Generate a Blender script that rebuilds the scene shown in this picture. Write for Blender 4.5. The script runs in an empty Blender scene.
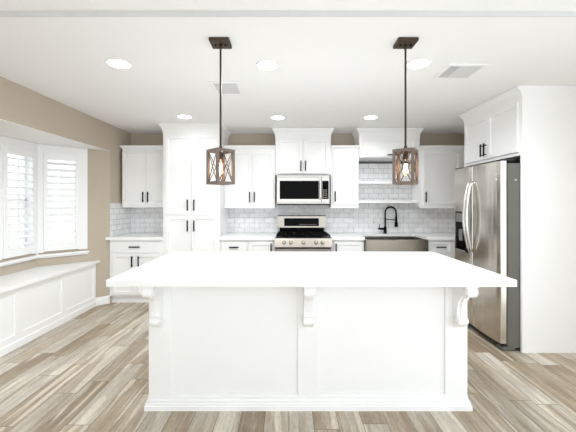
import bpy, bmesh, math, random
from math import sin, cos, pi, radians
from mathutils import Vector, Matrix
random.seed(4)
SC = bpy.context.scene
COL = SC.collection

# ------------------------------------------------------------------ camera, world, exposure
CAM_H = 1.388
F_PX = 325.0
cd = bpy.data.cameras.new('camera')
cam = bpy.data.objects.new('camera', cd)
COL.objects.link(cam)
cam.location = (0, 0, CAM_H)
cam.rotation_euler = (pi/2, 0, 0)
cd.sensor_width = 36.0
cd.lens = 36.0*F_PX/576.0
cd.shift_x = -1.0/576.0
cd.shift_y = -13.0/576.0
cd.clip_start = 0.05
SC.camera = cam

w = bpy.data.worlds.new('world')
SC.world = w
w.use_nodes = True
bg = w.node_tree.nodes['Background']
bg.inputs['Color'].default_value = (0.90, 0.96, 1.0, 1)
bg.inputs['Strength'].default_value = 0.95

vs = SC.view_settings
vs.view_transform = 'Standard'
vs.look = 'None'
vs.gamma = 1.0
vs.use_curve_mapping = False
vs.exposure = 1.36
LIGHT_EMIT = 5.0
SPOT_W = 33.0
SPOT_BACK_W = 3.0
BULB_EMIT = 2.0
cy = SC.cycles
cy.max_bounces = 14
cy.diffuse_bounces = 8
cy.glossy_bounces = 6
cy.transparent_max_bounces = 16

# ------------------------------------------------------------------ materials
def lin(c):
    return tuple(((v/255)/12.92 if v/255 <= .04045 else ((v/255+.055)/1.055)**2.4) for v in c) + (1,)

def mat(name, col, rough=.5, metal=0., spec=.5, bump=0., bscale=200., var=0., vscale=8., coat=0., stretch=None):
    m = bpy.data.materials.new(name)
    m.use_nodes = True
    nt = m.node_tree
    b = nt.nodes['Principled BSDF']
    b.inputs['Base Color'].default_value = col
    b.inputs['Roughness'].default_value = rough
    b.inputs['Metallic'].default_value = metal
    b.inputs['Specular IOR Level'].default_value = spec
    b.inputs['Coat Weight'].default_value = coat
    tc = nt.nodes.new('ShaderNodeTexCoord')
    src = tc.outputs['Object']
    if stretch:
        mp = nt.nodes.new('ShaderNodeMapping')
        mp.inputs['Scale'].default_value = stretch
        nt.links.new(src, mp.inputs['Vector'])
        src = mp.outputs['Vector']
    if var > 0:
        n = nt.nodes.new('ShaderNodeTexNoise')
        n.inputs['Scale'].default_value = vscale
        n.inputs['Detail'].default_value = 5
        nt.links.new(src, n.inputs['Vector'])
        mx = nt.nodes.new('ShaderNodeMix')
        mx.data_type = 'RGBA'
        mx.inputs['A'].default_value = tuple(v*(1-var) for v in col[:3])+(1,)
        mx.inputs['B'].default_value = tuple(min(1, v*(1+var)) for v in col[:3])+(1,)
        nt.links.new(n.outputs['Fac'], mx.inputs['Factor'])
        nt.links.new(mx.outputs['Result'], b.inputs['Base Color'])
    if bump > 0:
        n2 = nt.nodes.new('ShaderNodeTexNoise')
        n2.inputs['Scale'].default_value = bscale
        nt.links.new(src, n2.inputs['Vector'])
        bp = nt.nodes.new('ShaderNodeBump')
        bp.inputs['Strength'].default_value = bump
        bp.inputs['Distance'].default_value = .002
        nt.links.new(n2.outputs['Fac'], bp.inputs['Height'])
        nt.links.new(bp.outputs['Normal'], b.inputs['Normal'])
    return m

M = {}
M['cab'] = mat('white_cabinet_paint', (.88, .88, .88, 1), .38, var=.008, vscale=3)
M['trim'] = mat('white_trim_paint', (.89, .89, .89, 1), .4, var=.008, vscale=4)
M['ceil'] = mat('ceiling_paint', (.87, .87, .87, 1), .9, bump=.12, bscale=140)
M['beige'] = mat('beige_wall_paint', (.50, .43, .345, 1), .8, bump=.12, bscale=160, var=.02, vscale=2)
M['quartz'] = mat('white_quartz', (.9, .9, .9, 1), .22, var=.012, vscale=4)
M['black'] = mat('matte_black_metal', (.004, .004, .004, 1), .5, spec=.06)
M['bronze'] = mat('oil_rubbed_bronze', (.062, .043, .028, 1), .5, metal=.25, spec=.25, var=.2, vscale=30)
M['steel'] = mat('brushed_stainless', (.64, .60, .545, 1), .22, metal=1., bump=.9, bscale=1.0, var=.06, vscale=2, stretch=(9, 9, .8))
M['steel'].node_tree.nodes['Bump'].inputs['Distance'].default_value = .006
M['steelh'] = mat('brushed_stainless_horizontal', (.54, .51, .475, 1), .25, metal=1., bump=.05, bscale=60, var=.04, vscale=5, stretch=(.4, 14, 14))
M['warmsteel'] = mat('warm_brushed_stainless', (.40, .365, .325, 1), .3, metal=1., bump=.05, bscale=60, var=.05, vscale=5, stretch=(.4, 14, 14))
M['sink'] = mat('brushed_sink_steel', (.30, .265, .225, 1), .30, metal=1., bump=.05, bscale=60, var=.22, vscale=5, stretch=(1.6, 1, .2))
M['stepband'] = mat('light_grey_step_band', (.60, .60, .595, 1), .7, var=.01)
M['handle'] = mat('polished_steel', (.8, .79, .77, 1), .2, metal=1., var=.02)
M['case'] = mat('grey_appliance_paint', (.125, .122, .105, 1), .45, bump=.15, bscale=300, var=.03)
M['gasket'] = mat('black_rubber', (.015, .015, .015, 1), .6, var=.1)
M['bglass'] = mat('black_glass', (.0015, .0017, .001, 1), .08, spec=.05, var=.05)
M['iron'] = mat('cast_iron', (.003, .003, .003, 1), .5, spec=.06, bump=.2, bscale=200)
M['enamel'] = mat('black_enamel', (.002, .002, .002, 1), .25, spec=.05, var=.05)
M['grey'] = mat('light_grey_plastic', (.45, .45, .44, 1), .5, var=.02)
M['midgrey'] = mat('mid_grey_plastic', (.16, .16, .15, 1), .5, var=.03)
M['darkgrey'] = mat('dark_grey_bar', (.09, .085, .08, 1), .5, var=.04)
M['white'] = mat('white_plastic', (.85, .85, .85, 1), .35, var=.005)
M['vent'] = mat('white_vent_enamel', (.62, .62, .62, 1), .45, var=.01)
M['ventin'] = mat('vent_duct_dark', (.09, .09, .09, 1), .7, var=.05)

def wood_mat():
    m = mat('weathered_wood', lin((112, 99, 91)), .75, bump=.5, bscale=30, var=.38, vscale=9, stretch=(8, 8, 1.5))
    return m
M['wood'] = wood_mat()

def emit_mat(name, col, s):
    m = bpy.data.materials.new(name)
    m.use_nodes = True
    b = m.node_tree.nodes['Principled BSDF']
    b.inputs['Base Color'].default_value = (.9, .9, .9, 1)
    b.inputs['Emission Color'].default_value = col
    b.inputs['Emission Strength'].default_value = s
    return m
M['lamp'] = emit_mat('downlight_lens', (1, .98, .95, 1), LIGHT_EMIT)
M['filament'] = emit_mat('bulb_filament', (1, .70, .45, 1), BULB_EMIT*8)
M['bulbcore'] = emit_mat('bulb_glow', (1, .72, .5, 1), BULB_EMIT)

def glass_mat(name, tint=(1, 1, 1, 1)):
    m = bpy.data.materials.new(name)
    m.use_nodes = True
    nt = m.node_tree
    for n in list(nt.nodes):
        if n.type == 'BSDF_PRINCIPLED':
            nt.nodes.remove(n)
    out = nt.nodes['Material Output']
    t = nt.nodes.new('ShaderNodeBsdfTransparent')
    t.inputs['Color'].default_value = tint
    g = nt.nodes.new('ShaderNodeBsdfGlossy')
    g.inputs['Roughness'].default_value = .02
    lw = nt.nodes.new('ShaderNodeLayerWeight')
    pw = nt.nodes.new('ShaderNodeMath'); pw.operation = 'POWER'; pw.inputs[1].default_value = 4
    nt.links.new(lw.outputs['Facing'], pw.inputs[0])
    fr = nt.nodes.new('ShaderNodeMath'); fr.operation = 'MULTIPLY_ADD'; fr.inputs[1].default_value = .85; fr.inputs[2].default_value = .04
    nt.links.new(pw.outputs[0], fr.inputs[0])
    mx = nt.nodes.new('ShaderNodeMixShader')
    nt.links.new(fr.outputs[0], mx.inputs[0])
    nt.links.new(t.outputs[0], mx.inputs[1])
    nt.links.new(g.outputs[0], mx.inputs[2])
    nt.links.new(mx.outputs[0], out.inputs['Surface'])
    return m
M['glass'] = glass_mat('window_glass')
M['bulbglass'] = glass_mat('bulb_glass', (1, .86, .74, 1))

def tile_mat(name, axis):
    m = bpy.data.materials.new(name)
    m.use_nodes = True
    nt = m.node_tree
    N, L = nt.nodes, nt.links
    b = N['Principled BSDF']
    geo = N.new('ShaderNodeNewGeometry')
    sx = N.new('ShaderNodeSeparateXYZ')
    L.new(geo.outputs['Position'], sx.inputs[0])
    cx = N.new('ShaderNodeCombineXYZ')
    L.new(sx.outputs[axis], cx.inputs[0])
    sub = N.new('ShaderNodeMath'); sub.operation = 'SUBTRACT'
    sub.inputs[1].default_value = .921
    L.new(sx.outputs[2], sub.inputs[0])
    L.new(sub.outputs[0], cx.inputs[1])
    br = N.new('ShaderNodeTexBrick')
    br.offset = .5
    br.inputs['Scale'].default_value = 1
    br.inputs['Brick Width'].default_value = .1555
    br.inputs['Row Height'].default_value = .0775
    br.inputs['Mortar Size'].default_value = .0028
    br.inputs['Mortar Smooth'].default_value = .1
    br.inputs['Bias'].default_value = -.2
    br.inputs['Color1'].default_value = (.86, .86, .86, 1)
    br.inputs['Color2'].default_value = (.81, .81, .815, 1)
    br.inputs['Mortar'].default_value = (.50, .50, .50, 1)
    L.new(cx.outputs[0], br.inputs['Vector'])
    nz = N.new('ShaderNodeTexNoise')
    nz.inputs['Scale'].default_value = 9
    nz.inputs['Detail'].default_value = 6
    nz.inputs['Distortion'].default_value = 1.2
    L.new(geo.outputs['Position'], nz.inputs['Vector'])
    rp = N.new('ShaderNodeValToRGB')
    rp.color_ramp.elements[0].position = .35
    rp.color_ramp.elements[0].color = (.88, .88, .89, 1)
    rp.color_ramp.elements[1].position = .6
    rp.color_ramp.elements[1].color = (1, 1, 1, 1)
    L.new(nz.outputs['Fac'], rp.inputs[0])
    mu = N.new('ShaderNodeMix'); mu.data_type = 'RGBA'; mu.blend_type = 'MULTIPLY'
    mu.inputs['Factor'].default_value = 1
    L.new(br.outputs['Color'], mu.inputs['A'])
    L.new(rp.outputs['Color'], mu.inputs['B'])
    L.new(mu.outputs['Result'], b.inputs['Base Color'])
    b.inputs['Roughness'].default_value = .22
    bp = N.new('ShaderNodeBump')
    bp.invert = True
    bp.inputs['Strength'].default_value = .5
    bp.inputs['Distance'].default_value = .002
    L.new(br.outputs['Fac'], bp.inputs['Height'])
    L.new(bp.outputs['Normal'], b.inputs['Normal'])
    return m
M['tile_x'] = tile_mat('white_subway_tile', 0)
M['tile_y'] = tile_mat('white_subway_tile_side', 1)

def floor_mat():
    m = bpy.data.materials.new('wood_look_plank_tile')
    m.use_nodes = True
    nt = m.node_tree
    N, L = nt.nodes, nt.links
    b = N['Principled BSDF']
    def math(op, a, bb=None, c=None):
        n = N.new('ShaderNodeMath'); n.operation = op
        for i, v in enumerate((a, bb, c)):
            if v is None: continue
            if isinstance(v, (int, float)): n.inputs[i].default_value = v
            else: L.new(v, n.inputs[i])
        return n.outputs[0]
    geo = N.new('ShaderNodeNewGeometry')
    sx = N.new('ShaderNodeSeparateXYZ')
    L.new(geo.outputs['Position'], sx.inputs[0])
    X, Y = sx.outputs[0], sx.outputs[1]
    W, LEN = .155, .78
    u = math('DIVIDE', X, W)
    row = math('FLOOR', u)
    fu = math('FRACT', u)
    wr = N.new('ShaderNodeTexWhiteNoise'); wr.noise_dimensions = '1D'
    L.new(row, wr.inputs['W'])
    v = math('ADD', math('DIVIDE', Y, LEN), math('MULTIPLY', wr.outputs['Value'], 3.0))
    idx = math('FLOOR', v)
    fv = math('FRACT', v)
    cid = N.new('ShaderNodeCombineXYZ')
    L.new(row, cid.inputs[0]); L.new(idx, cid.inputs[1])
    wn = N.new('ShaderNodeTexWhiteNoise'); wn.noise_dimensions = '2D'
    L.new(cid.outputs[0], wn.inputs['Vector'])
    rnd = wn.outputs['Value']
    # long streaks, different in every plank
    def vec(kx, ky, off):
        c = N.new('ShaderNodeCombineXYZ')
        L.new(math('MULTIPLY', X, kx), c.inputs[0])
        L.new(math('MULTIPLY', Y, ky), c.inputs[1])
        L.new(math('MULTIPLY', rnd, off), c.inputs[2])
        return c.outputs[0]
    def noise(vv, scale, det, dist=0.):
        n = N.new('ShaderNodeTexNoise')
        n.inputs['Scale'].default_value = scale
        n.inputs['Detail'].default_value = det
        n.inputs['Distortion'].default_value = dist
        L.new(vv, n.inputs['Vector'])
        return n.outputs['Fac']
    s1 = noise(vec(9, .7, 37), 1.0, 3.5, .9)
    s2 = noise(vec(60, 2.2, 53), 1.0, 4, .3)
    s3 = noise(vec(9, 3.0, 71), 1.0, 3, .4)
    base = N.new('ShaderNodeValToRGB')
    cr = base.color_ramp
    cr.elements[0].position = .0
    cr.elements[0].color = lin((152, 134, 112))
    cr.elements[1].position = 1.
    cr.elements[1].color = lin((218, 210, 195))
    for p, c in ((.25, (174, 157, 134)), (.5, (188, 173, 152)), (.75, (200, 191, 177))):
        e = cr.elements.new(p); e.color = lin(c)
    tone = math('ADD', math('MULTIPLY', rnd, .8), math('MULTIPLY', math('SUBTRACT', s3, .5), .9))
    L.new(math('ADD', tone, .08), base.inputs[0])
    # cream sapwood streaks
    rp = N.new('ShaderNodeValToRGB')
    rp.color_ramp.elements[0].position = .56
    rp.color_ramp.elements[0].color = (0, 0, 0, 1)
    rp.color_ramp.elements[1].position = .61
    rp.color_ramp.elements[1].color = (1, 1, 1, 1)
    L.new(s1, rp.inputs[0])
    m1 = N.new('ShaderNodeMix'); m1.data_type = 'RGBA'
    L.new(math('MULTIPLY', rp.outputs['Color'], .62), m1.inputs['Factor'])
    L.new(base.outputs['Color'], m1.inputs['A'])
    m1.inputs['B'].default_value = lin((240, 232, 216))
    # brown heartwood streaks
    rq = N.new('ShaderNodeValToRGB')
    rq.color_ramp.elements[0].position = .34
    rq.color_ramp.elements[0].color = (1, 1, 1, 1)
    rq.color_ramp.elements[1].position = .43
    rq.color_ramp.elements[1].color = (0, 0, 0, 1)
    L.new(s1, rq.inputs[0])
    m2 = N.new('ShaderNodeMix'); m2.data_type = 'RGBA'
    L.new(math('MULTIPLY', rq.outputs['Color'], .5), m2.inputs['Factor'])
    L.new(m1.outputs['Result'], m2.inputs['A'])
    m2.inputs['B'].default_value = lin((140, 119, 94))
    # fine grain
    g = N.new('ShaderNodeMapRange')
    g.inputs['From Min'].default_value = .3; g.inputs['From Max'].default_value = .7
    g.inputs['To Min'].default_value = .70; g.inputs['To Max'].default_value = 1.02
    L.new(s2, g.inputs['Value'])
    m3 = N.new('ShaderNodeMix'); m3.data_type = 'RGBA'; m3.blend_type = 'MULTIPLY'
    m3.inputs['Factor'].default_value = 1
    L.new(m2.outputs['Result'], m3.inputs['A'])
    L.new(g.outputs['Result'], m3.inputs['B'])
    s4 = noise(vec(150, 26, 91), 1.0, 2, .2)
    g2 = N.new('ShaderNodeMapRange')
    g2.inputs['From Min'].default_value = .3; g2.inputs['From Max'].default_value = .7
    g2.inputs['To Min'].default_value = .86; g2.inputs['To Max'].default_value = 1.1
    L.new(s4, g2.inputs['Value'])
    m5 = N.new('ShaderNodeMix'); m5.data_type = 'RGBA'; m5.blend_type = 'MULTIPLY'
    m5.inputs['Factor'].default_value = 1
    L.new(m3.outputs['Result'], m5.inputs['A'])
    L.new(g2.outputs['Result'], m5.inputs['B'])
    m3 = m5
    # joints between planks
    eu = math('MULTIPLY', math('MINIMUM', fu, math('SUBTRACT', 1.0, fu)), W)
    ev = math('MULTIPLY', math('MINIMUM', fv, math('SUBTRACT', 1.0, fv)), LEN)
    ed = math('MINIMUM', eu, ev)
    joint = math('LESS_THAN', ed, .0017)
    m4 = N.new('ShaderNodeMix'); m4.data_type = 'RGBA'
    L.new(joint, m4.inputs['Factor'])
    L.new(m3.outputs['Result'], m4.inputs['A'])
    m4.inputs['B'].default_value = lin((100, 88, 76))
    L.new(m4.outputs['Result'], b.inputs['Base Color'])
    b.inputs['Roughness'].default_value = .42
    b.inputs['Specular IOR Level'].default_value = .4
    bp = N.new('ShaderNodeBump')
    bp.inputs['Strength'].default_value = .12
    bp.inputs['Distance'].default_value = .002
    L.new(s2, bp.inputs['Height'])
    L.new(bp.outputs['Normal'], b.inputs['Normal'])
    return m
M['floor'] = floor_mat()

# ------------------------------------------------------------------ mesh helpers
def add_box(bm, x0, x1, y0, y1, z0, z1, bev=0., seg=1):
    r = bmesh.ops.create_cube(bm, size=1)
    vs_ = r['verts']
    for v in vs_:
        v.co = Vector(((x0+x1)/2+v.co.x*(x1-x0), (y0+y1)/2+v.co.y*(y1-y0), (z0+z1)/2+v.co.z*(z1-z0)))
    if bev > 0:
        es = list({e for v in vs_ for e in v.link_edges})
        bmesh.ops.bevel(bm, geom=es, offset=bev, segments=seg, affect='EDGES', profile=.5)

def add_tube(bm, pts, r, seg=10, cap=True, radii=None):
    pts = [Vector(p) for p in pts]
    n = len(pts)
    rings = []
    ref = None
    for i in range(n):
        t = (pts[min(i+1, n-1)]-pts[max(i-1, 0)]).normalized()
        if ref is None:
            ref = Vector((0, 0, 1)) if abs(t.z) < .9 else Vector((1, 0, 0))
        a = (ref - t*ref.dot(t)).normalized()
        ref = a
        b_ = t.cross(a)
        rr = radii[i] if radii else r
        rings.append([bm.verts.new(pts[i]+(a*cos(2*pi*k/seg)+b_*sin(2*pi*k/seg))*rr) for k in range(seg)])
    for i in range(n-1):
        for k in range(seg):
            f = bm.faces.new((rings[i][k], rings[i][(k+1) % seg], rings[i+1][(k+1) % seg], rings[i+1][k]))
            f.smooth = True
    if cap:
        bm.faces.new(rings[0][::-1]); bm.faces.new(rings[-1])

def add_lathe(bm, prof, c, axis='Z', seg=24):
    """prof: list of (radius, height) about an axis through c."""
    c = Vector(c)
    rings = []
    for r, hh in prof:
        ring = []
        for k in range(seg):
            a = 2*pi*k/seg
            p = (r*cos(a), r*sin(a), hh)
            if axis == 'X': p = (p[2], p[0], p[1])
            elif axis == 'Y': p = (p[0], p[2], p[1])
            ring.append(bm.verts.new(c+Vector(p)))
        rings.append(ring)
    for i in range(len(rings)-1):
        for k in range(seg):
            f = bm.faces.new((rings[i][k], rings[i][(k+1) % seg], rings[i+1][(k+1) % seg], rings[i+1][k]))
            f.smooth = True
    bm.faces.new(rings[0][::-1]); bm.faces.new(rings[-1])

def add_prism(bm, poly, fn, d0, d1):
    """extrude a 2-D outline; fn(u, v, d) -> point."""
    a = [bm.verts.new(fn(u, v, d0)) for u, v in poly]
    b_ = [bm.verts.new(fn(u, v, d1)) for u, v in poly]
    bm.faces.new(a); bm.faces.new(b_[::-1])
    n = len(poly)
    for i in range(n):
        bm.faces.new((a[i], b_[i], b_[(i+1) % n], a[(i+1) % n]))

def add_rings(bm, x0, x1, y0, y1, prof, sides='flr'):
    """crown moulding: profile (z, out) swept around the front and sides of a box footprint."""
    rings = []
    for z, o in prof:
        l = o if 'l' in sides else 0
        r = o if 'r' in sides else 0
        rings.append([bm.verts.new(p) for p in ((x0-l, y0-o, z), (x1+r, y0-o, z), (x1+r, y1, z), (x0-l, y1, z))])
    for i in range(len(rings)-1):
        for k in range(4):
            bm.faces.new((rings[i][k], rings[i][(k+1) % 4], rings[i+1][(k+1) % 4], rings[i+1][k]))
    bm.faces.new(rings[0][::-1]); bm.faces.new(rings[-1])

def obj(name, bm, m, parent=None, loc=None, rotz=0., kind=None, label=None):
    bmesh.ops.recalc_face_normals(bm, faces=bm.faces)
    me = bpy.data.meshes.new(name)
    bm.to_mesh(me); bm.free()
    me.materials.append(m)
    o = bpy.data.objects.new(name, me)
    COL.objects.link(o)
    if parent: o.parent = parent
    if loc: o.location = loc
    if rotz: o.rotation_euler = (0, 0, rotz)
    if kind: o['kind'] = kind
    if label: o['label'] = label
    return o

def thing(name, label, cat, loc=(0, 0, 0), rotz=0., group=None):
    o = bpy.data.objects.new(name, None)
    o.empty_display_size = .1
    COL.objects.link(o)
    o.location = loc
    o.rotation_euler = (0, 0, rotz)
    o['label'] = label; o['category'] = cat
    if group: o['group'] = group
    return o

def tag(o, label, cat, group=None):
    o['label'] = label; o['category'] = cat
    if group: o['group'] = group
    return o

def dup(root, loc, rotz, label):
    r = root.copy(); COL.objects.link(r)
    r.location = loc; r.rotation_euler = (0, 0, rotz); r['label'] = label
    for ch in list(root.children):
        c = ch.copy(); COL.objects.link(c); c.parent = r
        for g in list(ch.children):
            d = g.copy(); COL.objects.link(d); d.parent = c
    return r

def box(*a, **k):
    bm = bmesh.new(); add_box(bm, *a, **k); return bm

# ------------------------------------------------------------------ room
YB = 5.09          # back wall
XL = -2.48         # left wall
XR = 2.92          # right wall
H = 2.476
HN = 2.507         # ceiling this side of the step
YN = -1.7
obj('floor', box(-3.4, XR+.1, YN, YB+.1, -.1, 0), M['floor'], kind='structure')
obj('ceiling', box(-2.6, XR+.1, 1.9, YB+.1, H, H+.12), M['ceil'], kind='structure')
obj('ceiling_near', box(-2.6, XR+.1, YN, 1.9, HN, H+.12), M['ceil'], kind='structure')
obj('ceiling_step_band', box(-2.6, XR+.1, 1.894, 1.8995, H, HN), M['stepband'], kind='structure')  # thin grey band across the face of the ceiling step
obj('wall_back', box(XL-.12, XR+.1, YB, YB+.1, 0, H), M['beige'], kind='structure')
bm = bmesh.new()
add_box(bm, XR, XR+.1, 1.9, YB, 0, H)
obj('wall_right', bm, M['beige'], kind='structure')
BAY_A = Vector((XL, 4.50)); BAY_B = Vector((-3.07, 3.95))
BAY_Z = 2.108
bm = bmesh.new()
add_box(bm, XL-.12, XL, 4.50, YB, 0, H)
add_box(bm, XL-.12, XL, 1.55, 4.50, BAY_Z+.004, H)
add_box(bm, XL-.12, XL, 1.2, 1.55, BAY_Z+.004, H)
add_box(bm, XL-.12, XL, YN, 1.2, 0, H)
add_box(bm, XL-.12, XL, YN, 1.9, H, HN)
obj('wall_left', bm, M['beige'], kind='structure')
# bay: soffit, walls in their own frames (x along the wall, -y into the room)
bm = bmesh.new()
add_prism(bm, [(XL, 4.5), (XL, 1.2), (-3.18, 1.2), (-3.18, 4.02), (-2.6, 4.58)], lambda u, v, d: (u, v, d), BAY_Z, BAY_Z+.003)
add_prism(bm, [(XL-.125, 4.4), (XL-.125, 1.2), (-3.18, 1.2), (-3.18, 4.02), (-2.7, 4.48)], lambda u, v, d: (u, v, d), BAY_Z+.003, BAY_Z+.12)
obj('ceiling_bay', bm, M['ceil'], kind='structure')

ANG = math.atan2(BAY_A.y-BAY_B.y, BAY_A.x-BAY_B.x)
LEN_A = (BAY_A-BAY_B).length
def wall_with_hole(name, L_, x0, x1, z0, z1, loc, rot, zt):
    bm = bmesh.new()
    add_box(bm, 0, x0, 0, .1, 0, zt)
    add_box(bm, x1, L_, 0, .1, 0, zt)
    add_box(bm, x0, x1, 0, .1, 0, z0)
    add_box(bm, x0, x1, 0, .1, z1, zt)
    return obj(name, bm, M['beige'], loc=loc, rotz=rot, kind='structure')
def window(name, x0, x1, z0, z1, loc, rot, c0, c1, sill0, sill1):
    """white casing, sash and glass; c0..c1 is the casing's outer extent."""
    bm = bmesh.new()
    add_box(bm, c0, x0+.012, -.022, .0, z0-.01, 2.106, bev=.003)
    add_box(bm, x1-.012, c1, -.022, .0, z0-.01, 2.106, bev=.003)
    add_box(bm, x0+.012, x1-.012, -.022, .0, z1-.012, 2.106, bev=.003)
    add_box(bm, x0, x0+.03, .06, .1, z0, z1); add_box(bm, x1-.03, x1, .06, .1, z0, z1)
    add_box(bm, x0, x1, .06, .1, z0, z0+.04); add_box(bm, x0, x1, .06, .1, z1-.04, z1)
    add_box(bm, x0, x1, .06, .1, (z0+z1)/2-.02, (z0+z1)/2+.02)
    # reveal lining
    add_box(bm, x0-.002, x0+.006, 0, .1, z0, z1); add_box(bm, x1-.006, x1+.002, 0, .1, z0, z1)
    add_box(bm, x0, x1, 0, .1, z1-.006, z1+.002); add_box(bm, x0, x1, 0, .1, z0-.002, z0+.006)
    wi = obj(name, bm, M['trim'], loc=loc, rotz=rot, kind='structure')
    obj('window_glass', box(x0+.02, x1-.02, .078, .082, z0+.02, z1-.02), M['glass'], wi)
    bm = bmesh.new()
    add_box(bm, sill0, sill1, -.055, .0, .735, .758, bev=.004)
    add_box(bm, sill0, sill1-.012, -.03, .0, .715, .735)
    obj('window_sill', bm, M['trim'], wi)
    return wi
locB = (BAY_B.x, BAY_B.y, 0)
wall_with_hole('wall_bay_far', LEN_A, .075, .445, .79, 2.03, locB, ANG, BAY_Z)
window('window_1', .06, .445, .79, 2.03, locB, ANG, .012, .535, .012, .548)
Y0S = 1.2
locS = (BAY_B.x, Y0S, 0)
LS = BAY_B.y-Y0S
wall_with_hole('wall_bay_side', LS, LS-.505, LS-.07, .79, 2.03, locS, pi/2, BAY_Z)
window('window_2', LS-.505, LS-.07, .79, 2.03, locS, pi/2, LS-.60, LS-.012, LS-1.6, LS-.012)
obj('wall_bay_near', box(-3.17, XL, 1.1, 1.2, 0, BAY_Z), M['beige'], kind='structure')
# corner post where the two windows meet
bm = bmesh.new()
for k in range(1):
    add_prism(bm, [(-3.07, 3.935), (-3.046, 3.935), (-3.046, 3.949), (-3.056, 3.963)], lambda u, v, d: (u, v, d), .735, 2.106)
obj('trim_1', bm, M['trim'], kind='structure')
bm = bmesh.new()
add_prism(bm, [(-3.0705, 3.951), (-3.139, 4.024), (-3.2, 4.05), (-3.172, 3.95)], lambda u, v, d: (u, v, d), 0.0, BAY_Z)
obj('wall_bay_corner', bm, M['beige'], kind='structure')
# baseboard between bench and base cabinet
bm = bmesh.new()
add_box(bm, LEN_A-.19, LEN_A-.004, -.014, 0, 0, .10, bev=.002)
add_box(bm, LEN_A-.19, LEN_A-.004, -.009, 0, .10, .112)
obj('baseboard_left', bm, M['trim'], loc=locB, rotz=ANG, kind='structure')

# pale wall and paving added outside to cut daylight through the louvers
M['stucco'] = mat('pale_stucco', (.62, .62, .57, 1), .9, bump=.3, bscale=40, var=.12, vscale=1.5)
M['paving'] = mat('pale_paving', (.55, .54, .5, 1), .9, bump=.2, bscale=30, var=.1, vscale=2)
obj('wall_daylight_block', box(-5.6, -5.45, 1.0, 11.0, -.1, 2.3), M['stucco'], kind='structure')
obj('ground_added_outside', box(-5.45, -3.42, 1.0, 11.0, -.2, -.1), M['paving'], kind='structure')

# tiled backsplash
obj('backsplash', box(XL+.008, XR-.002, YB-.008, YB, .921, 2.10), M['tile_x'], kind='structure')
obj('backsplash_side', box(XL, XL+.008, 4.505, YB-.008, .921, 1.392), M['tile_y'], kind='structure')

# ------------------------------------------------------------------ plantation shutters
def shutter(name, label, x0, x1, z0, z1, loc, rot, ang, rod):
    t = thing(name, label, 'shutter', loc, rot, 'plantation shutters in the bay')
    st = .042
    bm = bmesh.new()
    add_box(bm, x0, x0+st, -.014, .014, z0, z1, bev=.003)
    add_box(bm, x1-st, x1, -.014, .014, z0, z1, bev=.003)
    add_box(bm, x0+st, x1-st, -.014, .014, z1-.10, z1, bev=.003)
    add_box(bm, x0+st, x1-st, -.014, .014, z0, z0+.09, bev=.003)
    obj('frame', bm, M['trim'], t)
    bm = bmesh.new()
    zz = z0+.09+.04
    n = int(round((z1-.10-z0-.09)/.0815))
    pitch = (z1-.10-z0-.09)/n
    for i in range(n):
        zc = z0+.09+pitch*(i+.5)
        prof = [(.043*cos(a), .006*sin(a)) for a in [2*pi*k/12 for k in range(12)]]
        add_prism(bm, [(u*cos(ang)-v*sin(ang), zc+u*sin(ang)+v*cos(ang)) for u, v in prof],
                  lambda u, v, d: (d, u, v), x0+st+.002, x1-st-.002)
    obj('louvers', bm, M['trim'], t)
    bm = bmesh.new()
    add_box(bm, rod-.005, rod+.005, .040, .048, z0+.13, z1-.14, bev=.002)
    obj('tilt_rod', bm, M['trim'], t)
    return t
shutter('plantation_shutter', 'white plantation shutter with nearly closed louvers, on the angled bay side beside the beige wall',
        .066, .440, .795, 2.02, (BAY_B.x+.036*sin(ANG), BAY_B.y-.036*cos(ANG), 0), ANG, radians(28), .25)
shutter('plantation_shutter', 'white plantation shutter with open louvers over the window seat, at the left edge',
        LS-.50, LS-.075, .795, 2.02, (BAY_B.x+.036, Y0S, 0), pi/2, radians(12), LS-.25)

# ------------------------------------------------------------------ window seat
t = thing('window_bench', 'long white built-in window seat with panelled front under the bay window', 'bench', (-2.6, 3.0, 0))
bm = bmesh.new()
add_prism(bm, [(.034, 1.418), (.034, -1.4), (-.466, -1.4), (-.466, .945)], lambda u, v, d: (u, v, d), .582, .612)
obj('seat_top', bm, M['trim'], t)
bm = bmesh.new()
panels = [(3.81, 4.325), (3.18, 3.725), (2.55, 3.095), (1.92, 2.465)]
y_hi, y_lo = 4.375-3, 1.6-3
add_box(bm, -.02, 0, y_lo, y_hi, 0, .135)
add_box(bm, -.02, 0, y_lo, y_hi, .535, .582)
ed = [y_hi]
for a, b_ in panels: ed += [b_-3, a-3]
ed.append(y_lo)
for i in range(0, len(ed), 2):
    add_box(bm, -.02, 0, ed[i+1], ed[i], .135, .535)
add_box(bm, -.02, .008, y_lo, y_hi, .0, .07, bev=.003)
obj('face_frame', bm, M['trim'], t)
for a, b_ in panels:
    obj('panel', box(-.03, -.012, a-3, b_-3, .135, .535), M['trim'], t)

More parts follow.
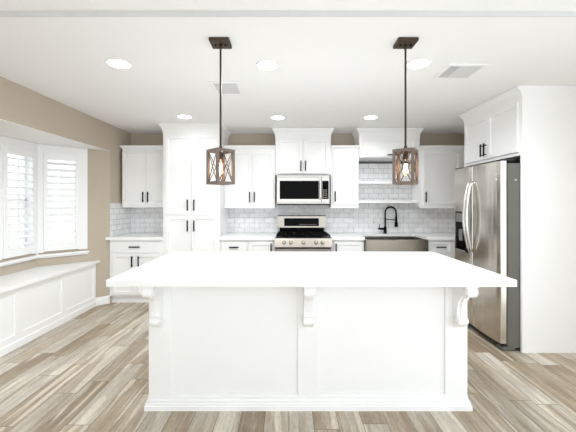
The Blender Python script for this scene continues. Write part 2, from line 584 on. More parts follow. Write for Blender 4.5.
# ------------------------------------------------------------------ cabinets
def bm_door(w_, h_, t_=.02, fr=.058, flat=False):
    bm = bmesh.new()
    add_box(bm, -w_/2, w_/2, -t_, 0, 0, h_)
    if not flat:
        f = min((f for f in bm.faces), key=lambda f: f.calc_center_median().y)
        r = bmesh.ops.inset_region(bm, faces=[f], thickness=fr, depth=0)
        r = bmesh.ops.inset_region(bm, faces=[f], thickness=.006, depth=-.015)
    es = [e for e in bm.edges if all(abs(abs(v.co.x)-w_/2) < 1e-5 or v.co.z < 1e-5 or v.co.z > h_-1e-5 for v in e.verts) and all(v.co.y < -t_+1e-5 for v in e.verts)]
    bmesh.ops.bevel(bm, geom=es, offset=.002, segments=1, affect='EDGES')
    return bm
def bm_pull(L_=.15, vertical=True):
    bm = bmesh.new()
    if vertical:
        add_box(bm, -.008, .008, -.034, -.022, -L_/2, L_/2, bev=.002)
        for s in (-1, 1): add_box(bm, -.005, .005, -.025, 0, s*L_*.36-.005, s*L_*.36+.005)
    else:
        add_box(bm, -L_/2, L_/2, -.034, -.022, -.008, .008, bev=.002)
        for s in (-1, 1): add_box(bm, s*L_*.36-.005, s*L_*.36+.005, -.025, 0, -.005, .005)
    return bm
def add_door(t, kind, x0, x1, z0, z1, hx=None, hz=None, vert=True, hl=.15, flat=False, fr=.058):
    d = obj(kind, bm_door(x1-x0, z1-z0, flat=flat, fr=fr), M['cab'], t, loc=((x0+x1)/2, 0, z0))
    if hx is not None:
        obj('handle', bm_pull(hl, vert), M['black'], d, loc=(hx-(x0+x1)/2, -.02, hz-z0), label='matte black bar pull')
    return d
CROWN_TALL = [(0, .002), (.040, .002), (.044, .007), (.058, .009), (.074, .014), (.094, .025), (.110, .036), (.118, .040), (.122, .044), (.142, .044)]
CROWN_LOW = [(0, .003), (.010, .006), (.022, .016), (.034, .028), (.042, .030), (.055, .030)]

def cabinet(label, cat, name, x0, x1, yf, z0, z1, depth, rot=0., origin=None, toe=False):
    """yf: front plane of the box (doors stand 2 cm proud). Local frame: x centred, y=0 front, z from z0."""
    c = origin or ((x0+x1)/2, yf, z0)
    t = thing(name, label, cat, c, rot)
    wd = (x1-x0)/2
    bm = bmesh.new()
    zt = .1 if toe else 0
    add_box(bm, -wd, wd, 0, depth, zt, z1-z0, bev=.001)
    obj('body', bm, M['cab'], t)
    if toe:
        obj('toe_kick', box(-wd, wd, .045, .06, 0, .1), M['cab'], t)
    return t
def crown(t, x0, x1, depth, z, prof, sides='flr'):
    bm = bmesh.new()
    add_rings(bm, x0, x1, 0, depth, [(z+a, o) for a, o in prof], sides)
    obj('crown_moulding', bm, M['cab'], t)

YU = 4.76      # box front of the shallow upper cabinets
UD = YB-.010-YU
ZU0, ZU1 = 1.345, 2.172
# --- upper, far left
t = cabinet('white two-door wall cabinet left of the tall pantry, over the left counter', 'cabinet', 'wall_cabinet', -2.438, -1.738, YU, ZU0, ZU1, UD)
for (a, b_, hx) in ((-.345, -.003, -.035), (.003, .335, .037)):
    add_door(t, 'door', a, b_, .018, .80, hx, .13)
crown(t, -.35, .35, UD, ZU1-ZU0, CROWN_LOW, 'fl')
bm = bmesh.new(); add_box(bm, -.352, .35, -.012, .02, -.022, 0, bev=.003); obj('light_rail', bm, M['cab'], t)
# --- pantry
YP = 4.48
t = cabinet('tall white four-door pantry cabinet reaching the ceiling beside the left pendant', 'cabinet', 'pantry_cabinet', -1.735, -.952, YP, 0, 2.333, YB-.01-YP, toe=True)
for (a, b_, hx) in ((-.355, -.003, -.045), (.003, .355, .045)):
    add_door(t, 'door', a, b_, 1.225, 2.315, hx, 1.36)
    add_door(t, 'door', a, b_, .125, 1.205, hx, 1.075)
crown(t, -.3915, .3915, YB-.01-YP, 2.333, CROWN_TALL)
# --- upper between pantry and microwave
t = cabinet('white two-door wall cabinet between the pantry and the microwave', 'cabinet', 'wall_cabinet', -.949, -.203, YU, ZU0-.012, ZU1, UD)
for (a, b_, hx) in ((-.30, .035, .005), (.041, .35, .072)):
    add_door(t, 'door', a, b_, .030, .812, hx, .14)
crown(t, -.373, .373, UD, ZU1-ZU0+.012, CROWN_LOW, 'f')
bm = bmesh.new(); add_box(bm, -.372, .372, -.014, .02, -.022, 0, bev=.003); obj('light_rail', bm, M['cab'], t)
# --- cabinet over microwave
YM = 4.74
t = cabinet('white two-door wall cabinet with ceiling crown, directly above the microwave', 'cabinet', 'wall_cabinet', -.198, .608, YM, 1.795, 2.333, YB-.01-YM)
for (a, b_, hx) in ((-.372, -.003, -.034), (.003, .372, .034)):
    add_door(t, 'door', a, b_, .022, .52, hx, .13)
crown(t, -.403, .403, YB-.01-YM, 2.333-1.795, CROWN_TALL)
# --- single upper right of microwave
t = cabinet('narrow white single-door wall cabinet between the microwave and the open shelves', 'cabinet', 'wall_cabinet', .613, 1.020, YU, ZU0-.012, ZU1, UD)
add_door(t, 'door', -.178, .178, .030, .812, -.145, .15)
crown(t, -.2035, .2035, UD, ZU1-ZU0+.012, CROWN_LOW, 'f')
bm = bmesh.new(); add_box(bm, -.202, .202, -.014, .02, -.022, 0, bev=.003); obj('light_rail', bm, M['cab'], t)
# --- short cabinet over the sink
t = cabinet('short white wall cabinet with one lift-up door, above the open shelves behind the right pendant', 'cabinet', 'wall_cabinet', 1.026, 1.905, YM, 2.05, 2.333, YB-.01-YM)
add_door(t, 'door', -.385, .385, .012, .272, .035, .035, vert=False, hl=.15, fr=.045)
crown(t, -.4395, .4395, YB-.01-YM, .283, CROWN_TALL)
# --- open shelves
for z, d in ((1.672, 'upper'), (1.385, 'lower')):
    o = obj('open_shelf', box(-.438, .438, -.25, 0, 0, .046, bev=.003), M['cab'], loc=(1.466, YB-.0085, z))
    tag(o, 'white open shelf above the sink, the %s of two' % d, 'shelf', 'open shelves above the sink')
# slim dark bar under the short cabinet
o = obj('dark_bar', box(-.42, .42, -.03, 0, 0, .028, bev=.004), M['darkgrey'], loc=(1.4525, YB-.0085, 2.004))
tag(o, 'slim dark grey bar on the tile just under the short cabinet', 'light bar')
# --- upper right
t = cabinet('white wall cabinet with one visible door between the open shelves and the fridge', 'cabinet', 'wall_cabinet', 1.910, 2.90, YU, ZU0-.012, ZU1, UD)
add_door(t, 'door', -.445, .105, .030, .812, -.415, .14)
crown(t, -.495, .495, UD, ZU1-ZU0+.012, CROWN_LOW, 'f')
bm = bmesh.new(); add_box(bm, -.494, .494, -.014, .02, -.022, 0, bev=.003); obj('light_rail', bm, M['cab'], t)

# --- base cabinets
YC = 4.49
BD = YB-.01-YC
ZC = .878
t = cabinet('white base cabinet, one drawer over two doors, in the left corner by the window seat', 'cabinet', 'base_cabinet', -2.477, -1.738, YC, 0, ZC, BD, toe=True)
add_door(t, 'drawer', -.33, .33, .705, .85, -.01, .785, vert=False, flat=True)
for (a, b_, hx) in ((-.33, -.003, -.045), (.003, .33, .045)):
    add_door(t, 'door', a, b_, .125, .685, hx, .585)
t = cabinet('white drawer base cabinet right of the pantry, under the middle counter', 'cabinet', 'base_cabinet', -.949, -.572, YC, 0, ZC, BD, toe=True)
for z0, z1 in ((.705, .85), (.42, .69), (.125, .405)):
    add_door(t, 'drawer', -.165, .175, z0, z1, .005, (z0+z1)/2+.005, vert=False, hl=.13, flat=z0 > .7, fr=.05)
t = cabinet('white single-door base cabinet against the left side of the range', 'cabinet', 'base_cabinet', -.569, -.192, YC, 0, ZC, BD, toe=True)
add_door(t, 'door', -.17, .16, .125, .85, .135, .76)
t = cabinet('white single-door base cabinet between the range and the sink', 'cabinet', 'base_cabinet', .583, 1.036, YC, 0, ZC, BD, toe=True)
add_door(t, 'door', -.19, .20, .125, .85, -.165, .76)
t = cabinet('white sink base cabinet under the steel sink', 'cabinet', 'base_cabinet', 1.039, 1.893, YC, 0, .62, BD, toe=True)
for (a, b_, hx) in ((-.41, -.003, -.045), (.003, .41, .045)):
    add_door(t, 'door', a, b_, .125, .61, hx, .51)
t = cabinet('white drawer base cabinet between the sink and the fridge', 'cabinet', 'base_cabinet', 1.896, 2.90, YC, 0, ZC, BD, toe=True)
for z0, z1 in ((.705, .85), (.42, .69), (.125, .405)):
    add_door(t, 'drawer', -.47, -.16, z0, z1, -.315, (z0+z1)/2+.005, vert=False, hl=.135, fr=.045)

# --- counters
YCF = 4.447
def counter(label, x0, x1, cut=None, poly=None):
    bm = bmesh.new()
    if poly:
        add_prism(bm, poly, lambda u, v, d: (u, v, d), ZC+.001, .92)
    elif cut:
        c0, c1, cy_ = cut
        add_box(bm, x0, c0, YCF, YB-.009, ZC+.001, .92, bev=.002)
        add_box(bm, c1, x1, YCF, YB-.009, ZC+.001, .92, bev=.002)
        add_box(bm, c0, c1, cy_, YB-.009, ZC+.001, .92)
    else:
        add_box(bm, x0, x1, YCF, YB-.009, ZC+.001, .92, bev=.002)
    return tag(obj('countertop', bm, M['quartz']), label, 'countertop')
counter('white quartz countertop in the left corner beside the pantry', 0, 0,
        poly=[(-2.512, YCF), (-1.738, YCF), (-1.738, YB-.009), (XL+.009, YB-.009), (XL+.009, 4.51), (XL-.0, 4.495)])
counter('white quartz countertop between the pantry and the range', -.949, -.187)
counter('white quartz countertop around the steel sink, running from the range to the fridge', .579, 2.905, cut=(1.041, 1.889, 4.90))

# --- farmhouse sink
t = thing('farmhouse_sink', 'stainless steel apron-front farmhouse sink below the black faucet', 'sink', (1.465, 4.40, .625))
bm = bmesh.new()
hw = .423
add_box(bm, -hw, hw, 0, .018, 0, .266, bev=.006, seg=2)
obj('apron', bm, M['sink'], t)
bm = bmesh.new()
add_box(bm, -hw, -hw+.015, .018, .495, .02, .262); add_box(bm, hw-.015, hw, .018, .495, .02, .262)
add_box(bm, -hw+.015, hw-.015, .482, .495, .02, .262); add_box(bm, -hw+.015, hw-.015, .018, .482, .02, .032)
add_box(bm, -.01, .01, .018, .482, .032, .16)
obj('basin', bm, M['sink'], t)

# --- faucet
FX, FY = 1.476, 4.985
t = thing('kitchen_faucet', 'matte black spring-neck kitchen faucet standing behind the steel sink', 'faucet', (FX, FY, .92))
bm = bmesh.new(); add_lathe(bm, [(.028, 0), (.028, .008), (.021, .014), (.021, .10), (.017, .108), (.013, .115)], (0, 0, 0)); obj('base', bm, M['black'], t)
bm = bmesh.new()
cpts = [(0, 0, .10), (0, 0, .20), (0, 0, .30)]
for k in range(13):
    a = pi - pi*k/12
    cpts.append((.083+.083*cos(a), 0, .325+.083*sin(a)))
cpts.append((.168, 0, .27))
add_tube(bm, cpts, .012, 10)
# coil of the spring round the upper neck
dense = []
for i in range(len(cpts)-1):
    p, q = Vector(cpts[i]), Vector(cpts[i+1])
    for s in range(max(2, int((q-p).length/.004))):
        dense.append(p.lerp(q, s/max(2, int((q-p).length/.004))))
coil = []
for i, p in enumerate(dense):
    if p.z < .16: continue
    tg = (dense[min(i+1, len(dense)-1)]-dense[max(0, i-1)]).normalized()
    n1 = Vector((0, 1, 0)); n2 = tg.cross(n1)
    coil.append(p+(n1*cos(i*1.5)+n2*sin(i*1.5))*.0135)
add_tube(bm, coil, .0028, 5)
obj('spring_neck', bm, M['black'], t)
bm = bmesh.new()
add_lathe(bm, [(.012, .27), (.016, .255), (.016, .19), (.024, .165), (.025, .105), (.020, .10)], (.168, 0, 0)); obj('spray_head', bm, M['black'], t)
bm = bmesh.new(); add_tube(bm, [(0, 0, .222), (.168, 0, .205)], .006, 8)
add_lathe(bm, [(.020, .195), (.020, .212)], (.168, 0, 0)); obj('holder_arm', bm, M['black'], t)
bm = bmesh.new(); add_tube(bm, [(-.015, 0, .072), (-.085, 0, .072)], .017, 12); add_tube(bm, [(-.11, 0, .072), (-.085, 0, .072)], .012, 12)
add_tube(bm, [(-.095, 0, .08), (-.085, -.02, .145)], .005, 8); obj('lever', bm, M['black'], t)

# --- outlet plate
t = thing('outlet_cover', 'white outlet plate on the tile between microwave and range, left of centre', 'outlet', (.056, YB-.0085, 1.285))
obj('plate', box(-.06, .06, -.006, 0, -.037, .037, bev=.002), M['white'], t)
for s in (-1, 1):
    obj('socket', box(s*.025-.014, s*.025+.014, -.008, -.006, -.017, .017, bev=.001), M['white'], t)

# ------------------------------------------------------------------ microwave
t = thing('microwave_oven', 'stainless over-the-range microwave with black door window, above the gas range', 'microwave', (.204, 4.665, 1.362))
obj('body', box(-.378, .378, .03, .405, 0, .430, bev=.003), M['case'], t)
bm = bmesh.new()
add_box(bm, -.380, .262, 0, .029, .038, .398, bev=.004)
d = obj('door', bm, M['steelh'], t)
obj('window', box(-.338, .225, -.003, .002, .082, .345, bev=.003), M['bglass'], d)
bm = bmesh.new()
add_tube(bm, [(.243, -.03, .07), (.243, -.036, .12), (.243, -.038, .218), (.243, -.036, .31), (.243, -.03, .365)], .010, 10)
for z in (.085, .35): add_tube(bm, [(.243, 0, z), (.243, -.031, z)], .008, 8)
obj('handle', bm, M['handle'], d)
c = obj('control_panel', box(.264, .380, 0, .029, .038, .398, bev=.004), M['steelh'], t)
obj('keypad', box(.272, .366, -.003, .002, .082, .345, bev=.002), M['bglass'], c)
bm = bmesh.new()
for r_ in range(5):
    for q in range(3):
        add_box(bm, .292+q*.022-.006, .292+q*.022+.006, -.0045, -.003, .10+r_*.027, .108+r_*.027)
obj('buttons', bm, M['grey'], c)
bm = bmesh.new()
add_box(bm, -.380, .380, 0, .03, .400, .432, bev=.003)
obj('top_vent', bm, M['steelh'], t)
obj('vent_slot', box(-.375, .375, -.002, .004, .423, .431), M['gasket'], t)
obj('bottom_trim', box(-.380, .380, .0, .03, .016, .036, bev=.002), M['steelh'], t)
obj('underside', box(-.374, .374, .004, .03, -.004, .014), M['gasket'], t)

# ------------------------------------------------------------------ gas range
t = thing('gas_range', 'stainless gas range with black cooktop and five knobs, under the microwave', 'range', (.196, 4.40, 0))
obj('body', box(-.377, .377, .04, .66, .06, .900), M['case'], t)
obj('cooktop', box(-.379, .379, .035, .62, .900, .916, bev=.004), M['enamel'], t)
bm = bmesh.new()
add_prism(bm, [(.035, .916), (.012, .908), (-.022, .795), (-.015, .788), (.04, .788)], lambda u, v, d: (d, u, v), -.388, .388)
obj('control_front', bm, M['warmsteel'], t)
for x in (-.262, -.172, .0, .172, .258):
    bm = bmesh.new()
    add_lathe(bm, [(.026, 0), (.026, -.006), (.021, -.010), (.018, -.034), (.014, -.037)], (0, 0, 0), 'Y', 20)
    add_box(bm, -.004, .004, -.041, -.03, -.018, .018, bev=.001)
    o = obj('knob', bm, M['steel'], t, loc=(x, -.006, .852))
    o.rotation_euler = (-radians(16), 0, 0)
bm = bmesh.new()
add_box(bm, -.377, .377, -.012, .04, .26, .770, bev=.005)
d = obj('oven_door', bm, M['steelh'], t)
obj('window', box(-.27, .27, -.016, -.008, .40, .655, bev=.004), M['bglass'], d)
bm = bmesh.new(); add_tube(bm, [(-.32, -.058, .715), (.32, -.058, .715)], .012, 12)
for x in (-.30, .30): add_tube(bm, [(x, -.012, .715), (x, -.058, .715)], .008, 8)
obj('handle', bm, M['handle'], d)
obj('gap', box(-.375, .375, -.004, .04, .772, .788), M['gasket'], t)
d = obj('storage_drawer', box(-.377, .377, -.010, .04, .085, .252, bev=.005), M['steelh'], t)
obj('toe_panel', box(-.36, .36, .03, .05, 0, .08), M['gasket'], t)
# backguard
obj('back_panel', box(-.340, .340, .600, .66, .916, 1.02), M['enamel'], t)
bm = bmesh.new()
add_prism(bm, [(.575, 1.012), (.665, 1.012), (.665, 1.195), (.60, 1.195), (.59, 1.185)], lambda u, v, d: (d, u, v), -.372, .372)
bg_ = obj('backguard', bm, M['warmsteel'], t)
bm = bmesh.new()
add_prism(bm, [(.574, 1.035), (.5825, 1.035), (.591, 1.155), (.5845, 1.155)], lambda u, v, d: (d, u, v), -.270, .262)
obj('display', bm, M['bglass'], bg_)
bm = bmesh.new()
for q in range(8):
    for r_ in range(1):
        xx = -.03+q*.034
        zz = 1.06+r_*.03
        yy = .575+(zz-1.035)*.0875
        add_box(bm, xx-.009, xx+.009, yy-.0015, yy+.001, zz-.003, zz+.003)
obj('button_markings', bm, M['grey'], bg_)
for x0 in (-.365, -.118, .125):
    x1 = x0+.24
    bm = bmesh.new()
    zz0, zz1 = .940, .953
    for (a, b_, c_, d_) in ((x0, x1, .055, .067), (x0, x1, .575, .587), (x0, x0+.012, .067, .575), (x1-.012, x1, .067, .575)):
        add_box(bm, a, b_, c_, d_, zz0, zz1)
    xm = (x0+x1)/2
    add_box(bm, xm-.006, xm+.006, .067, .575, zz0, zz1+.003)
    for yy in (.19, .32, .45): add_box(bm, x0+.012, x1-.012, yy-.006, yy+.006, zz0, zz1)
    for a in (x0+.004, x1-.012):
        for yy in (.057, .576): add_box(bm, a, a+.01, yy, yy+.01, .9165, zz0)
    obj('grate', bm, M['iron'], t)
for x, y in ((-.245, .19), (-.245, .45), (.002, .32), (.245, .19), (.245, .45)):
    bm = bmesh.new(); add_lathe(bm, [(.046, .9165), (.046, .924), (.034, .926), (.034, .936), (.028, .938)], (x, y, 0), 'Z', 18)
    obj('burner', bm, M['iron'], t)

# ------------------------------------------------------------------ fridge surround and cabinet over the fridge
FXP = 2.158
t = thing('fridge_cabinet', 'white full-height fridge surround with two doors over the refrigerator and a wide end panel', 'cabinet', (FXP, 3.5, 0), -pi/2)
# local x runs towards the camera, y towards the right wall
obj('end_panel', box(.468, .493, 0, XR-FXP-.004, 0, 2.36, bev=.0015), M['cab'], t)
obj('end_panel', box(-.5, -.478, 0, XR-FXP-.004, 0, 2.36, bev=.0015), M['cab'], t)
obj('body', box(-.477, .467, .021, .72, 1.838, 2.358), M['cab'], t)
bm = bmesh.new()
add_box(bm, -.477, .467, 0, .02, 1.834, 1.872); add_box(bm, -.477, .467, 0, .02, 2.33, 2.358)
add_box(bm, -.477, -.45, 0, .02, 1.872, 2.33); add_box(bm, .44, .467, 0, .02, 1.872, 2.33)
obj('face_frame', bm, M['cab'], t)
add_door(t, 'door', -.462, -.008, 1.866, 2.342, -.085, 1.965, hl=.14)
add_door(t, 'door', -.002, .452, 1.866, 2.342, -.025, 1.965, hl=.14)
bm = bmesh.new()
add_rings(bm, -.5, .493, 0, XR-FXP-.004, [(2.358+a*.82, o) for a, o in CROWN_TALL], 'fl')
obj('crown_moulding', bm, M['cab'], t)

# ------------------------------------------------------------------ refrigerator
t = thing('refrigerator', 'stainless side-by-side refrigerator with door dispenser and arched handles', 'refrigerator', (1.964, 3.455, 0), -pi/2)
obj('case', box(-.422, .418, .078, .76, .03, 1.762, bev=.006), M['case'], t)
def fridge_door(x0, x1, notch=None):
    bm = bmesh.new()
    n = 10
    z0, z1 = .075, 1.782
    c, hw_ = (x0+x1)/2, (x1-x0)/2
    prof = []
    for k in range(n+1):
        u = -1+2*k/n
        prof.append((c+hw_*u, .010*u*u))
    r = .008
    prof = [(x0, .064)] + [(x0, .018)] + [(x0+.003, .012)] + prof[1:-1] + [(x1-.003, .012)] + [(x1, .018)] + [(x1, .064)]
    add_prism(bm, prof, lambda u, v, d: (u, v, d), z0, z1)
    return bm
dl = obj('door', fridge_door(-.424, -.048), M['steel'], t)
dr = obj('door', fridge_door(-.042, .423), M['steel'], t)
obj('gasket', box(-.415, .413, .0645, .078, .085, 1.765), M['gasket'], t)
def fridge_handle(x, d):
    bm = bmesh.new()
    pts, n = [], 18
    za, zb = .865, 1.62
    for k in range(n+1):
        s = k/n
        a = sin(pi*s)
        pts.append((x, -.004-.062*a**.75, za+(zb-za)*s))
    rings = []
    add_tube(bm, pts, .0125, 10, radii=[.011+.006*sin(pi*k/n) for k in range(n+1)])
    obj('handle', bm, M['handle'], d)
fridge_handle(-.072, dl); fridge_handle(-.018, dr)
# dispenser on the freezer door
bm = bmesh.new()
xa, xb, za, zb = -.375, -.125, .84, 1.29
bm2 = bmesh.new()
add_box(bm2, xa, xb, -.004, .008, za, za+.02); add_box(bm2, xa, xb, -.004, .008, zb-.02, zb)
add_box(bm2, xa, xa+.02, -.004, .008, za, zb); add_box(bm2, xb-.02, xb, -.004, .008, za, zb)
ds = obj('dispenser', bm2, M['gasket'], dl)
bm.free()
obj('recess', box(xa+.02, xb-.02, .0, .006, za+.02, zb-.12), M['bglass'], ds)
obj('control_pad', box(xa+.02, xb-.02, -.003, .006, zb-.12, zb-.02), M['midgrey'], ds)
obj('paddle', box(-.285, -.215, -.012, .0, za+.12, za+.25, bev=.004), M['midgrey'], ds)
obj('drip_tray', box(xa+.02, xb-.02, -.022, .0, za+.004, za+.02, bev=.003), M['steel'], ds)
# stickers, hinge caps, feet
for (x, z, ww, hh) in ((.365, 1.735, .022, .014), (.365, 1.665, .032, .026), (.365, 1.615, .030, .022)):
    obj('sticker', box(x-ww/2, x+ww/2, .0045, .0072, z-hh/2, z+hh/2), M['grey'], dr, label='small pale sticker')
obj('sticker', box(.4182, .4192, .145, .165, 1.597, 1.611), M['grey'], t, label='tiny pale sticker on the grey side')
bm = bmesh.new(); add_box(bm, .33, .42, .02, .15, 1.783, 1.800, bev=.006, seg=2); obj('hinge_cap', bm, M['gasket'], t)
bm = bmesh.new(); add_box(bm, -.424, -.334, .02, .15, 1.783, 1.800, bev=.006, seg=2); obj('hinge_cap', bm, M['gasket'], t)
obj('toe_grille', box(-.40, .40, .055, .075, .012, .07), M['gasket'], t)
for s in (-.37, .37):
    bm = bmesh.new(); add_box(bm, s-.045, s+.045, .03, .16, .0, .04, bev=.016, seg=3); obj('foot', bm, M['case'], t)
for s in (-.37, .37):
    bm = bmesh.new(); add_box(bm, s-.03, s+.03, .62, .70, .0, .03, bev=.008); obj('foot', bm, M['gasket'], t)

# ------------------------------------------------------------------ island
IX0, IX1 = -.945, 1.202
IC = (IX0+IX1)/2
IY0, IY1 = 2.188, 3.09
t = thing('kitchen_island', 'large white panelled kitchen island base with scroll corbels in the middle of the floor', 'island', (IC, IY0, 0))
hw = (IX1-IX0)/2
ID = IY1-IY0
obj('body', box(-hw+.012, hw-.012, .012, ID, 0, .876), M['cab'], t)
for a, b_ in ((-hw, -hw+.15), (.128-IC-.068, .128-IC+.068), (hw-.15, hw)):
    obj('stile', box(a, b_, 0, .0115, .088, .876, bev=.0015), M['cab'], t)
for s in (-1, 1):
    xs = sorted((s*hw, s*(hw-.0115)))
    for a, b_ in ((.0, .12), (ID-.12, ID)):
        obj('stile', box(xs[0], xs[1], a+.012 if a == 0 else a, b_, .088, .876), M['cab'], t)
obj('rail', box(-hw+.15, hw-.15, .004, .0115, .088, .105), M['cab'], t)
bm = bmesh.new()
add_rings(bm, -hw, hw, 0, ID, [(0, .022), (.030, .022), (.034, .017), (.044, .017), (.050, .012), (.062, .012), (.070, .004), (.088, .003)], 'flr')
obj('base_moulding', bm, M['trim'], t)
# corbels
def bm_corbel():
    """side outline in (y forward negative, z down from 0)."""
    bm = bmesh.new()
    pr = [(0, 0), (-.178, 0), (-.184, -.010)]
    # upper scroll
    for k in range(9):
        a = radians(60-150*k/8-10)
        pr.append((-.152-.036*cos(radians(70-160*k/8)), -.044+.036*sin(radians(70-160*k/8))))
    pr += [(-.118, -.078), (-.095, -.095), (-.072, -.125), (-.058, -.165), (-.052, -.205), (-.056, -.228)]
    for k in range(9):
        a = radians(80-160*k/8)
        pr.append((-.050-.030*cos(a), -.262+.030*sin(a)))
    pr += [(-.034, -.308), (-.016, -.318), (0, -.320)]
    w2 = .030
    add_prism(bm, pr, lambda u, v, d: (d, u, v), -w2, w2)
    # volutes proud of the sides, and a raised bead down the front
    for (cy_, cz_, r_) in ((-.150, -.042, .030), (-.048, -.262, .025)):
        for s in (-1, 1):
            add_lathe(bm, [(r_, s*.028), (r_, s*.036), (r_*.7, s*.038), (r_*.65, s*.034), (r_*.35, s*.034), (r_*.3, s*.039), (.002, s*.040)], (0, cy_, cz_), 'X', 18)
    add_box(bm, -.038, .038, -.182, 0, -.016, 0, bev=.002)
    fl = [(-.158, -.072), (-.122, -.086), (-.100, -.100), (-.078, -.128), (-.064, -.166), (-.058, -.205), (-.062, -.232), (-.05, -.232), (-.045, -.2), (-.05, -.16), (-.07, -.115), (-.11, -.07)]
    add_prism(bm, fl, lambda u, v, d: (d, u, v), -.008, .008)
    return bm
cb = bm_corbel()
proto = None
for x in (-.878, .128, 1.134):
    if proto is None:
        proto = obj('corbel', cb, M['trim'], t, loc=(x-IC, -.0005, .876))
    else:
        c = proto.copy(); COL.objects.link(c); c.location = (x-IC, -.0005, .876)
TX0, TX1 = -1.113, 1.387
o = obj('island_countertop', box(TX0, TX1, 1.975, 3.13, .877, .92, bev=.003, seg=2), M['quartz'])
tag(o, 'large bright white quartz slab overhanging the kitchen island', 'countertop')

# ------------------------------------------------------------------ pendants
def pendant(label, x, y, rot):
    t = thing('pendant_light', label, 'pendant light', (x, y, H), 0, 'lantern pendants over the island')
    cn = obj('canopy', box(-.066, .066, -.061, .061, -.022, -.001, bev=.002), M['bronze'], t)
    bm = bmesh.new()
    for s in (-.035, .035): add_lathe(bm, [(.007, -.022), (.007, -.027), (.004, -.030)], (s, .0, 0), 'Z', 10)
    obj('screws', bm, M['black'], cn)
    bm = bmesh.new(); add_lathe(bm, [(.012, -.022), (.012, -.045), (.006, -.052)], (0, 0, 0), 'Z', 12); add_tube(bm, [(0, 0, -.045), (0, 0, -.729)], .0068, 10)
    add_lathe(bm, [(.006, -.70), (.011, -.705), (.011, -.729)], (0, 0, 0), 'Z', 12)
    obj('rod', bm, M['bronze'], t)
    zt, zb, hf, b = -.729, -.963, .069, .018
    R = Matrix.Rotation(rot, 4, 'Z')
    bm = bmesh.new()
    for sx in (-1, 1):
        for sy in (-1, 1):
            xa, xb = sorted((sx*hf, sx*(hf-b))); ya, yb = sorted((sy*hf, sy*(hf-b)))
            add_box(bm, xa, xb, ya, yb, zb, zt, bev=.001)
    for z0, z1 in ((zt-b, zt), (zb, zb+b)):
        for s in (-1, 1):
            a0, a1 = sorted((s*hf, s*(hf-b)))
            add_box(bm, -hf+b, hf-b, a0, a1, z0, z1); add_box(bm, a0, a1, -hf+b, hf-b, z0, z1)
    bm.transform(R)
    obj('lantern_frame', bm, M['wood'], t)
    bm = bmesh.new()
    add_box(bm, -hf+b, hf-b, -.012, .012, zt-.012, zt-.002); bm.transform(R)
    obj('cross_bar', bm, M['bronze'], t)
    # crossed wires on the four sides
    for k in range(4):
        bm = bmesh.new()
        yy = -hf+.008
        xw = hf-b
        z0, z1 = zb+b, zt-b
        zm = (z0+z1)/2
        for s in (-1, 1):
            pts = [(s*xw*cos(pi*i/12), yy, z0+(z1-z0)*i/12) for i in range(13)]
            pts = [(s*xw*(1-2*i/12), yy, z0+(z1-z0)*i/12) for i in range(13)]
            add_tube(bm, pts, .0027, 6)
        bm.transform(R @ Matrix.Rotation(k*pi/2, 4, 'Z'))
        obj('wire_cross', bm, M['bronze'], t)
    bm = bmesh.new(); add_lathe(bm, [(.017, zt-.012), (.019, zt-.03), (.019, zt-.06), (.015, zt-.064)], (0, 0, 0), 'Z', 16)
    obj('socket', bm, M['bronze'], t)
    bm = bmesh.new()
    zs = zt-.064
    add_lathe(bm, [(.012, zs), (.014, zs-.012), (.022, zs-.035), (.027, zs-.06), (.026, zs-.085), (.018, zs-.108), (.008, zs-.118), (.001, zs-.120)], (0, 0, 0), 'Z', 20)
    bl = obj('bulb', bm, M['bulbglass'], t)
    bm = bmesh.new()
    for k in range(5):
        a = 2*pi*k/5
        a2 = a+pi/5
        add_tube(bm, [(.006*cos(a), .006*sin(a), zs-.03), (.013*cos(a), .013*sin(a), zs-.095), (.013*cos(a2), .013*sin(a2), zs-.095), (.006*cos(a2), .006*sin(a2), zs-.03)], .0022, 6)
    obj('filament', bm, M['filament'], bl)
    return t
pendant('bronze-rod pendant with square weathered wood lantern, hanging at the pantry side of the island', -.461, 2.19, radians(44))
pendant('bronze-rod pendant with square weathered wood lantern, hanging at the sink side of the island', .785, 2.19, radians(-33))

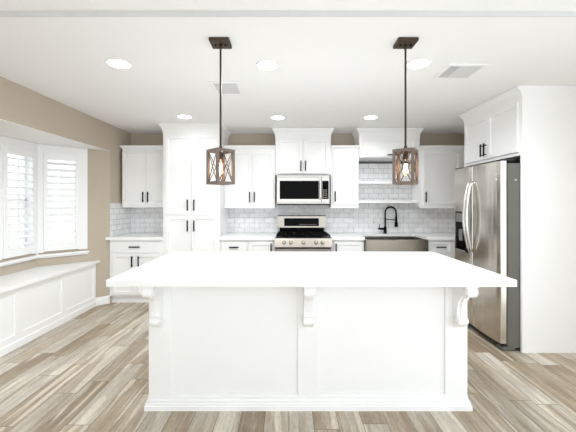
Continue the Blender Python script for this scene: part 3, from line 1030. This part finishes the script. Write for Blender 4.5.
# ------------------------------------------------------------------ ceiling lights and vents
def downlight(label, x, y):
    t = thing('recessed_light', label, 'ceiling light', (x, y, H), 0, 'recessed ceiling lights')
    bm = bmesh.new(); add_lathe(bm, [(.090, -.0005), (.090, -.004), (.086, -.007), (.080, -.007), (.080, -.0005)], (0, 0, 0), 'Z', 32)
    obj('trim_ring', bm, M['white'], t)
    bm = bmesh.new(); add_lathe(bm, [(.079, -.0072), (.075, -.0085), (.01, -.009)], (0, 0, 0), 'Z', 32)
    obj('lens', bm, M['lamp'], t)
    ld = bpy.data.lights.new('downlight_beam', 'SPOT')
    ld.energy = SPOT_W if y < 3 else (SPOT_BACK_W*3 if x > 1 else SPOT_BACK_W); ld.spot_size = radians(164); ld.spot_blend = .6; ld.shadow_soft_size = .07
    ld.color = (.91, .965, 1)
    lo = bpy.data.objects.new('downlight_beam', ld); COL.objects.link(lo)
    lo.parent = t; lo.location = (0, 0, -.03)
for label, x, y in (
    ('round recessed ceiling light left of the left pendant, front row', -1.325, 2.53),
    ('round recessed ceiling light between the two pendants, front row', -.17, 2.56),
    ('round recessed ceiling light right beside the right pendant canopy, front row', 1.006, 2.53),
    ('round recessed ceiling light in front of the tall pantry, back row', -1.31, 4.08),
    ('round recessed ceiling light in front of the microwave cabinet, back row', -.14, 4.12),
    ('round recessed ceiling light in front of the sink cabinet, back row', 1.037, 4.12)):
    downlight(label, x, y)

def vent(label, x0, x1, y0, y1, split):
    t = thing('ceiling_vent', label, 'vent', ((x0+x1)/2, (y0+y1)/2, H))
    a, b_ = (x1-x0)/2, (y1-y0)/2
    bm = bmesh.new()
    fr = .03
    for (p, q, r_, s) in ((-a, a, -b_, -b_+fr), (-a, a, b_-fr, b_), (-a, -a+fr, -b_+fr, b_-fr), (a-fr, a, -b_+fr, b_-fr)):
        add_box(bm, p, q, r_, s, -.012, -.0005, bev=.003)
    obj('frame', bm, M['white'], t)
    obj('backing', box(-a+fr, a-fr, -b_+fr, b_-fr, -.003, -.0008), M['ventin'], t)
    bm = bmesh.new()
    n = 9
    for k in range(n):
        yy = -b_+fr+(2*b_-2*fr)*(k+.5)/n
        x_s = -a+fr if not split else -a+fr+.075
        add_prism(bm, [(yy-.013, -.004), (yy-.011, -.003), (yy+.012, -.010), (yy+.010, -.011)], lambda u, v, d: (d, u, v), x_s, a-fr)
    if split:
        for k in range(4):
            xx = -a+fr+.018*(k+.5)
            add_prism(bm, [(xx-.004, -.004), (xx-.002, -.003), (xx+.006, -.010), (xx+.004, -.011)], lambda u, v, d: (u, d, v), -b_+fr, b_-fr)
    obj('louvers', bm, M['vent'], t)
vent('white ceiling vent behind the rod of the left pendant', -.72, -.45, 2.90, 3.24, False)
vent('white ceiling vent right of the right pendant, near the fridge cabinet', 1.25, 1.565, 2.535, 2.83, True)
